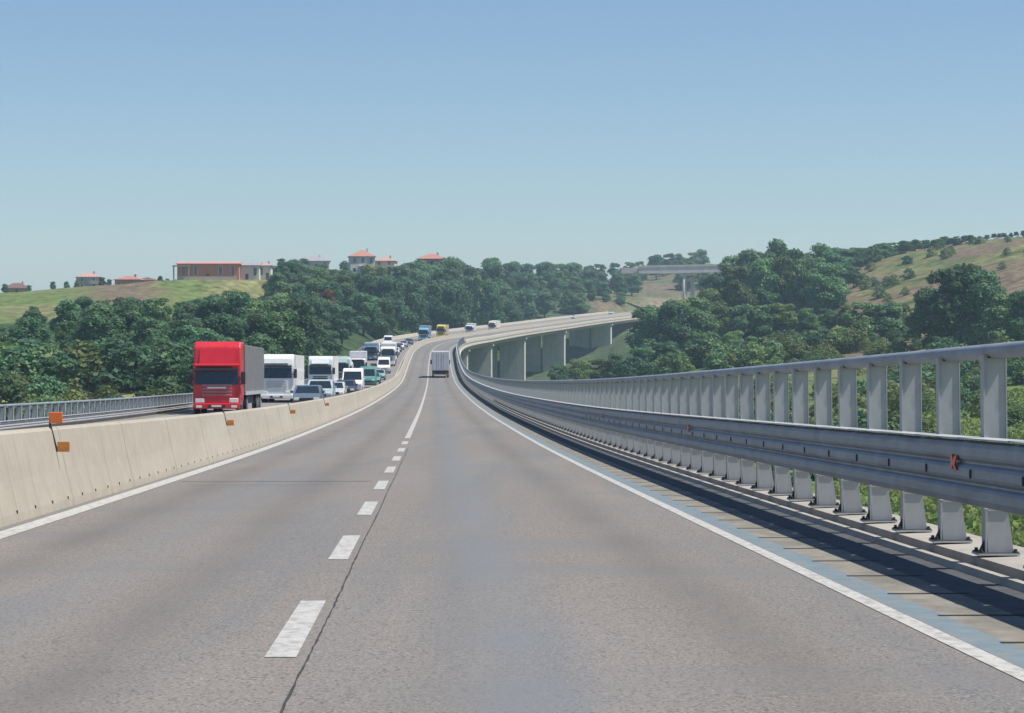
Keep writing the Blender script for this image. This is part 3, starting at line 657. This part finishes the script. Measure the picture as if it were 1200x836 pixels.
house(452,915,320,8,8,4.6,1.6,'cream','pink','lower cream house with pink roof just right of tall white house','house',wins=2,floors=2,rz=-.1)
house(506,1000,312,12,9,3.0,2.2,'orange','red','wide red-roofed house half hidden by trees at centre skyline','house',wins=3,floors=1,rz=.05)
house(366,1020,316,15,9,3.6,2.0,'white','grey','grey-roofed pale house among trees left of the tall white house','house',wins=4,floors=1,rz=.05)
house(104,905,340,9,7,5,1.6,'grey','pink','small grey house with pink roof on the left skyline','house',wins=2,floors=2,rz=.1)
house(152,840,341,9,7,4,1.3,'brick','red','low brick house with red roof on the brown slope','house',wins=3,floors=1,rz=-.1)
house(173,845,340,7,7,3.4,1.2,'orange','dark','small orange shed with dark roof right of the brick house','house',wins=2,floors=1,rz=-.2,chim=False)
house(20,1000,345,11,8,2.6,2.2,'brick','dark','dark-roofed brick house at the far left skyline','house',wins=3,floors=1,rz=.2)
G9='trees around the left hilltop houses'
for i,(px,d,yt,v) in enumerate([(6,990,333,0),(34,990,334,1),(78,890,333,0),(90,880,335,3),(120,885,325,0),(128,890,330,1),(188,830,330,0),(196,835,332,3),(62,905,338,0),(180,850,333,1)]):
    x=(px-600)*d/F; tree(px,d,max(3.5,(YH-yt)*d/F+H-terrain(x,d)),v,1.1,label=f'small {VAR[v][1]} tree, {ordn(i)} planted around the left hilltop houses',group=G9)

for i,(px,d,yt,v) in enumerate([(398,880,316,3),(412,885,318,0),(438,885,312,6),(446,890,313,3),(468,900,311,0),(486,975,306,0),(498,975,309,3),(514,975,308,1),(524,980,303,0),(345,985,307,0),(358,985,311,3),(378,985,310,6),(322,750,322,0),(334,760,312,1)]):
    x=(px-600)*d/F; tree(px,d,max(3.5,(YH-yt)*d/F+H-terrain(x,d)),v,1.25,label=f'{VAR[v][1]} garden tree, {ordn(i)} in front of the central hilltop houses',group='trees in front of the central hilltop houses')
# overpass over the motorway far ahead
op=empty('overpass',(92,1232,0),math.radians(4),label='grey road overpass on a single slender pier above the far trees',cat='bridge')
zo=(YH-319)*1232/F+H
MB().prism([(-26,zo-.9),(-26,zo+2.2),(36,zo+3.6),(36,zo+.6),(6,zo-.5),(-8,zo-.9)],-5,5,'y').build('deck',M['pier'],op)
MB().prism([(-27,zo+2.2),(-27,zo+3.1),(36.2,zo+4.5),(36.2,zo+3.6)],-5.25,-5.01,'y').build('parapet',M['fascia'],op)
MB().prism([(-27,zo+2.2),(-27,zo+3.1),(36.2,zo+4.5),(36.2,zo+3.6)],5.01,5.25,'y').build('parapet',M['fascia'],op)
MB().cyl((-1.5,-2.5,8),(-1.5,-2.5,zo-.9),1.1,n=16).build('pier',M['fascia'],op,smooth=True)
MB().cyl((3.5,2.6,8),(3.5,2.6,zo-.9),1.1,n=16).build('pier',M['pier'],op,smooth=True)
MB().box(-3.5,5.2,-3.4,3.6,zo-1.7,zo-.92).build('pier_cap',M['pier'],op)
MB().prism([(-26.2,zo-.9),(-26.2,zo+2.0),(-35,zo+2.0),(-35,zo-1)],-4.6,4.6,'y').build('abutment',M['fascia'],op)

# ------------------------------------------------------------------ vehicles (built facing -Y, wheels at z=0)
def wheel(parent, x, y, r, wdt=.26, name='wheel'):
    s = 1 if x>0 else -1
    w_=MB().cyl((x-s*wdt,y,r),(x,y,r),r,n=20).build(name,M['rubber'],parent,smooth=False)
    MB().cyl((x-s*.02,y,r),(x+s*.012,y,r),r*.6,r*.5,n=14).build('rim',M['rim'],w_)
def truck(label, col, body=(.5,.5,.5), L=16.0, Wd=2.5, Hh=3.8, kind='tilt', cabH=None, rz=0, grille=None, cat='truck', name='truck', visor=True, group='trucks in the oncoming queue', glass=None):
    e=empty(name,label=label,cat=cat,group=group); pm=paintm(col); h=Wd/2; ch=cabH or Hh-.12; gm=grille or M['black']
    ws=1.75 if ch>3.2 else 1.35; wt=min(ws+.82, ch-.4)
    if glass: ws,wt=glass
    wt=wt     # windscreen sill and top
    # cab shell: side outline extruded across, front raked
    prof=[(0.06,.45),(0.0,.6),(0.0,ws),(.12,wt),(.30,ch-.32),(.62,ch),(2.1,ch),(2.2,ch-.1),(2.2,.75),(1.9,.6),(1.45,.6),(1.3,.98),(.62,.98),(.45,.45)]
    MB().prism(prof,-h+.03,h-.03,'x',bev=.09,seg=3).build('cab',pm,e)
    # windscreen follows the rake, slightly proud
    a=(0,ws+.04); b=(.115,wt-.02); n=Vector((0,-(b[1]-a[1]),(b[0]-a[0]))).normalized()*.02
    MB().prism([(a[0]-.004,a[1]),(a[0]-.022,a[1]+.01),(b[0]-.022,b[1]),(b[0]+.01,b[1]+.01)],-h+.14,h-.14,'x',bev=.004,seg=1).build('windscreen',M['glass'],e)
    for s in (-1,1):
        MB().prism([(.3,ws+.02),(1.15,ws+.02),(1.15,wt-.05),(.38,wt-.05)],*sorted((s*(h-.04),s*(h-.015))),'x').build('side_window',M['glass'],e)
        mi=MB().box(*sorted((s*(h+.02),s*(h+.24))),-.10,.08,ws+.05,ws+.72,bev=.03).build('mirror',M['black'] ,e)
        MB().box(*sorted((s*(h-.06),s*(h+.04))),-.03,.03,ws+.3,ws+.36).build('arm',M['black'],mi)
        MB().box(*sorted((s*(h-.62),s*(h-.14))),-.035,.05,.62,.86,bev=.03).build('headlight',M['lamp'],e)
    if visor: MB().prism([(.02,wt+.02),(-.22,wt+.06),(-.20,wt+.14),(.14,wt+.22)],-h+.12,h-.12,'x').build('sun_visor',gm if col[0]<.5 and False else M['glass'],e)
    g=MB(); 
    for k in range(4): g.box(-h+.5,h-.5,-.03,.02,.98+k*.17,1.09+k*.17,bev=.012,seg=1)
    g.build('grille',gm,e)
    MB().box(-h+.05,h-.05,-.12,.3,.3,.6,bev=.05).build('bumper',pm,e)
    MB().box(-.45,.45,-.14,-.12,.36,.5).build('grille_lower',M['black'],e)
    MB().box(-.26,.26,-.155,-.141,.4,.5).build('number_plate',M['lamp'],e)
    for s_ in(-.5,.1): MB().cyl((s_,-.03,ws+.05),(s_+.55,-.01+.04,ws+.28),.012,n=6).build('wiper',M['black'],e)
    MB().prism([(.07,wt+.3),(.05,wt+.32),(.3,ch-.34),(.32,ch-.36)],-h+.35,h-.35,'x').build('roof_panel',gm if col[0]>.7 else pm,e)
    MB().box(-h+.2,h-.2,.35,L-.3,.5,.92).build('chassis',M['chassis'],e)
    wl=[.95]; rear=[L-2.2,L-3.5,L-4.8] if L>12 else [L-2.0]
    if L>12: wl+=[4.6]
    for y in wl+rear:
        for s in (-1,1): wheel(e,s*(h-.03),y,.5)
    y0=2.75 if L>9 else 2.4
    bm_=paintm(body,.6)
    if kind in('tilt','box'):
        b=MB().box(-h,h,y0,L,1.08,Hh,bev=.03)
        b.build('cargo_body',bm_,e)
        r=MB()
        for s in (-1,1):
            yy=y0+.05
            while yy<L-.05:
                r.box(*sorted((s*(h+.004),s*(h+.03))),yy,yy+.06,1.1,Hh-.05); yy+= .62 if kind=='tilt' else 1.5
            r.box(*sorted((s*(h+.005),s*(h+.04))),y0,L,1.0,1.2)
        r.build('side_posts',M['galv'] if kind=='tilt' else bm_,e)
        # rear doors seen on trucks driving away
        d_=MB().box(-h+.06,-.015,L+.004,L+.03,1.2,Hh-.08).box(.015,h-.06,L+.004,L+.03,1.2,Hh-.08)
        for x in(-.5,-.25,.25,.5): d_.cyl((x,L+.045,1.2),(x,L+.045,Hh-.1),.02,n=6)
        d_.build('rear_door',bm_,e)
    elif kind=='tank':
        n=16; t=MB(); t.cyl((0,y0,2.3),(0,L,2.3),1.25,n=24); t.build('tank',bm_,e,smooth=False)
        MB().box(-.5,.5,y0+1,L-1,3.5,3.65).build('walkway',M['galv'],e)
    elif kind=='crane':
        MB().box(-h,h,y0,L,1.08,1.35).build('flatbed',bm_,e)
        MB().box(-.3,.3,y0+.2,y0+.8,1.35,Hh-.2).prism([(y0+.3,Hh-.5),(y0+.5,Hh-.1),(L-1,Hh-.6),(L-1,Hh-.9)],-.2,.2,'x').build('crane_arm',pm,e)
    if Hh>3.6 and kind=='tilt' and cabH:
        b=MB()
        for x in(-.9,-.45,0,.45,.9): b.box(x-.06,x+.06,.34,.42,ch-.3,ch-.24)
        b.build('marker_lamps',M['orange'],e)
        MB().prism([(.085,wt+.25),(-.03,wt+.28),(-.03,wt+.36),(.12,wt+.42)],-h+.1,h-.1,'x',bev=.01).build('roof_fairing',pm,e)
        MB().box(-.5,.5,-.045,.01,ws-.17,ws-.09).build('badge_bar',M['lamp'],e)
        for s in(-1,1):
            MB().box(*sorted((s*(h-.028),s*(h+.0))),.28,1.3,1.05,1.42,bev=.02).build('door_panel',pm,e)
            MB().box(*sorted((s*(h-.5),s*(h-.2))),-.135,-.1,.36,.48,bev=.01).build('fog_lamp',M['lamp'],e)
            MB().box(*sorted((s*(h-.3),s*(h+.01))),.35,1.15,.25,.5).build('step',M['chassis'],e)
    for s in (-1,1):
        MB().box(*sorted((s*(h-.5),s*(h-.12))),L+.0,L+.06,.62,.78).build('rear_lamp',M['lamp_red'],e)
    MB().box(-h+.1,h-.1,L-.1,L+.02,.42,.56).build('rear_bumper',M['galv'],e)
    return e
def car(label, col, body='car', cat='car', name='car', group='cars in the oncoming queue'):
    e=empty(name,label=label,cat=cat,group=group); pm=paintm(col)
    if body=='car':   L,Wd,Hh=4.3,1.78,1.47; prof=[(0,.35),(-.02,.6),(.12,.78),(1.0,.96),(1.75,1.40),(2.3,Hh),(3.2,Hh-.03),(3.95,1.02),(4.25,.95),(4.3,.45),(4.1,.25),(.2,.25)]; ws=(1.02,.97,1.72,1.385); 
    elif body=='suv': L,Wd,Hh=4.6,1.88,1.75; prof=[(0,.4),(-.02,.75),(.1,.98),(1.0,1.12),(1.6,1.66),(2.1,Hh),(3.9,Hh-.03),(4.5,1.2),(4.6,.5),(4.4,.3),(.2,.3)]; ws=(1.02,1.135,1.58,1.64)
    else:             L,Wd,Hh=5.6,2.0,2.45;  prof=[(0,.4),(-.02,.8),(.1,1.08),(.75,1.32),(1.45,2.2),(1.9,Hh),(5.5,Hh),(5.6,2.2),(5.6,.5),(5.4,.32),(.2,.32)]; ws=(.78,1.36,1.4,2.14)
    h=Wd/2; b=MB().prism(prof,-h,h,'x')
    for v in b.bm.verts:                       # tumblehome and rounded nose in plan
        z=v.co.z; v.co.x*= 1-.16*max(0,(z-.95))/ (Hh-.9) if body!='van' else 1-.07*max(0,z-1.3)
        if v.co.y<.2: v.co.x*=.93
    bmesh.ops.bevel(b.bm,geom=list(b.bm.edges),offset=.045,segments=2,affect='EDGES'); b.build('body',pm,e,smooth=False)
    y0,z0,y1,z1=ws; tw=.16 if body!='van' else .07
    q=MB(); wb=h*(.93 if body!='van' else .95)-.08; wt=h*(1-tw)-.12; dy=-(z1-z0); dz=(y1-y0); nn=math.hypot(dy,dz); dy/=nn; dz/=nn; o=.02
    A=[q.bm.verts.new(v) for v in [(-wb,y0,z0),(wb,y0,z0),(wt,y1,z1),(-wt,y1,z1)]]; B=[q.bm.verts.new((v.co.x,v.co.y+dy*o,v.co.z+dz*o)) for v in A]
    q.bm.faces.new(A[::-1]); q.bm.faces.new(B)
    for i in range(4): q.bm.faces.new((A[i],A[(i+1)%4],B[(i+1)%4],B[i]))
    q.build('windscreen',M['glass'],e)
    zb=z0+.05; zt=Hh-.14 if body!='van' else 2.15; ya=y1-.1 if body!='van' else 1.15; yb={'car':3.4,'suv':4.0,'van':2.3}[body]
    for s in (-1,1):
        def X(z): return s*(h*(1-.16*max(0,(z-.95))/(Hh-.9)) if body!='van' else h*(1-.07*max(0,z-1.3)))
        q=MB(); pts=[(ya,zb),(yb+.2,zb),(yb-.1,zt),(ya+.3,zt)]
        A=[q.bm.verts.new((X(z)-s*.02,y,z)) for y,z in pts]; B=[q.bm.verts.new((X(z)+s*.012,y,z)) for y,z in pts]
        q.bm.faces.new(A); q.bm.faces.new(B[::-1])
        for i in range(4): q.bm.faces.new((A[i],B[i],B[(i+1)%4],A[(i+1)%4]))
        q.build('side_window',M['glass'],e)
        hz={'car':.62,'suv':.8,'van':.9}[body]
        MB().box(*sorted((s*(h*.93-.42),s*(h*.93-.05))),-.05,.1,hz-.07,hz+.09,bev=.03).build('headlight',M['lamp'],e)
        MB().box(*sorted((s*(h-.02),s*(h+.17))),y0+.25,y0+.37,z0+.02,z0+.17,bev=.02).build('mirror',pm,e)
        MB().box(*sorted((s*(h-.3),s*(h-.06))),L-.03,L+.03,.75,.95).build('rear_lamp',M['lamp_red'],e)
        for y in ((.85,L-.85)): wheel(e,s*(h+.005),y,.33 if body=='car' else .36,.2)
    gz={'car':.5,'suv':.6,'van':.65}[body]
    MB().box(-.45,.45,-.055,.02,gz,gz+.2,bev=.02).build('grille',M['black'],e)
    MB().box(-h*.8,h*.8,-.06,.03,.28,.4,bev=.02).build('bumper',M['black'],e)
    return e
def seat(e, t, off, extra=0):
    p=road(t,off,.0); g=(interp(PZ,t+4)-interp(PZ,t-4))/8
    e.location=p; e.rotation_euler=(math.atan(g),math.atan(bank(t)),heading(t)+extra)
    if extra: e.rotation_euler=(-math.atan(g),0,heading(t)+extra)
LA,LB=-6.9,-10.65
RED=(.62,.02,.035); WH=(.78,.78,.77)
seat(truck('red articulated truck with grey trailer leading the oncoming queue',RED,(.17,.16,.15),L=16.5,Wd=2.55,Hh=3.72,cabH=3.86,grille=paintm((.42,.16,.16)),glass=(1.55,2.28)),124,LB)
seat(truck('white truck directly behind the red one in the queue',WH,(.72,.72,.70),L=14,Hh=3.5,cabH=3.55,kind='box',grille=paintm((.5,.52,.53))),171,LB)
seat(truck('third truck in the queue, white cab with tall white roof fairing',(.7,.74,.76),(.78,.76,.74),L=14,Hh=3.65,kind='box',cabH=3.65),237,LB)
seat(truck('pale green-grey tanker truck behind the third white truck',(.36,.48,.46),(.48,.58,.55),L=14,Hh=3.9,kind='tank',cabH=3.6),285,LB)
seat(truck('white box truck in the middle of the queue beside the green van',(.75,.72,.74),(.75,.72,.74),L=9,Hh=3.6,kind='box',cabH=2.6),352,LB)
seat(truck('slate blue lorry behind the white box truck in the queue',(.13,.2,.28),(.35,.42,.5),L=9,Hh=3.1,kind='box',cabH=2.6),424,LB)
seat(truck('white truck behind the farther white van on the inner lane',WH,(.76,.76,.72),L=12,Hh=3.8,kind='box',cabH=3.3),398,LA)
seat(truck('light blue truck where the queue reaches the bend',(.2,.42,.55),(.4,.5,.62),L=13,Hh=3.9,kind='tilt',cabH=3.4),604,LA)
seat(truck('bright yellow truck on the bend',(.75,.60,.05),(.55,.45,.36),L=13,Hh=3.8,kind='box',cabH=3.7),668,LA)
seat(truck('white box van-truck just right of the yellow truck',(.74,.78,.8),(.74,.76,.78),L=8.5,Hh=3.3,kind='box',cabH=2.7),758,LA)
seat(truck('cream truck farthest along the bend before the viaduct spans',(.78,.74,.6),(.8,.78,.7),L=14,Hh=3.4,kind='box',cabH=3.2),822,LA)
# oncoming inner-lane vehicles
for (t,o,body,c,lab) in [(142,LA,'car',(.11,.15,.2),'dark slate blue car, nearest on the inner lane beside the white truck'),
    (158,LA,'suv',(.42,.5,.54),'silver-blue off-roader second on the inner lane'),
    (180,LA,'car',(.5,.52,.53),'silver hatchback third on the inner lane'),
    (204,LA,'car',(.05,.06,.08),'black car just ahead of the nearer white van'),
    (222,LA,'van',(.8,.8,.8),'nearer white van in the queue above the barrier'),
    (272,LA,'van',(.1,.26,.24),'dark green van between the two white vans'),
    (300,LA,'car',(.12,.3,.28),'green car behind the dark green van'),
    (330,LA,'car',(.3,.4,.42),'grey-green car ahead of the farther white van'),
    (363,LA,'van',(.8,.78,.78),'farther white van in the queue'),
    (318,LB,'suv',(.5,.52,.5),'silver off-roader between tanker and box truck'),
    (423,LA,'car',(.6,.6,.58),'pale grey car behind the inner-lane white truck'),
    (438,LA,'car',(.06,.07,.09),'black car behind the pale grey car'),
    (449,LB,'van',(.66,.68,.66),'pale van on the outer lane behind the slate blue lorry'),
    (454,LA,'car',(.72,.7,.64),'cream car climbing the hill in the queue'),
    (472,LA,'car',(.1,.1,.13),'dark car following the cream car uphill'),
    (468,LB,'suv',(.6,.62,.62),'light silver off-roader on the outer lane uphill'),
    (490,LA,'car',(.75,.75,.74),'white car high on the hill in the queue'),
    (492,LB,'car',(.25,.3,.38),'blue-grey car on the outer lane high on the hill'),
    (512,LA,'car',(.35,.36,.38),'mid grey car nearing the bend'),
    (520,LB,'van',(.7,.7,.72),'white van on the outer lane nearing the bend'),
    (540,LA,'car',(.09,.1,.12),'black car just before the light blue truck'),
    (1040,LB,'car',(.7,.7,.7),'first tiny pale car far along the viaduct'),
    (1120,LB,'car',(.7,.7,.7),'second tiny pale car at the viaduct end')]:
    seat(car(lab,c,body,cat=('van' if body=='van' else 'car'),name=('van' if body=='van' else 'car')),t,o)
rear=truck('light grey box truck driving away ahead on our carriageway',(.6,.6,.62),(.58,.57,.6),L=9,Wd=2.5,Hh=3.85,kind='box',cabH=3.3,group='trucks driving away')
seat(rear,351,1.85,math.pi); 

# ------------------------------------------------------------------ haze
hz=bpy.data.materials.new('haze'); hz.use_nodes=True; N=hz.node_tree.nodes; N.remove(N['Principled BSDF'])
pv=N.new('ShaderNodeVolumePrincipled'); pv.inputs['Color'].default_value=(.60,.84,1,1); pv.inputs['Density'].default_value=.00018; pv.inputs['Anisotropy'].default_value=.1
hz.node_tree.links.new(pv.outputs[0],N['Material Output'].inputs['Volume'])
MB().box(-4300,4300,-420,6600,-30,95).build('haze',hz,kind='stuff')
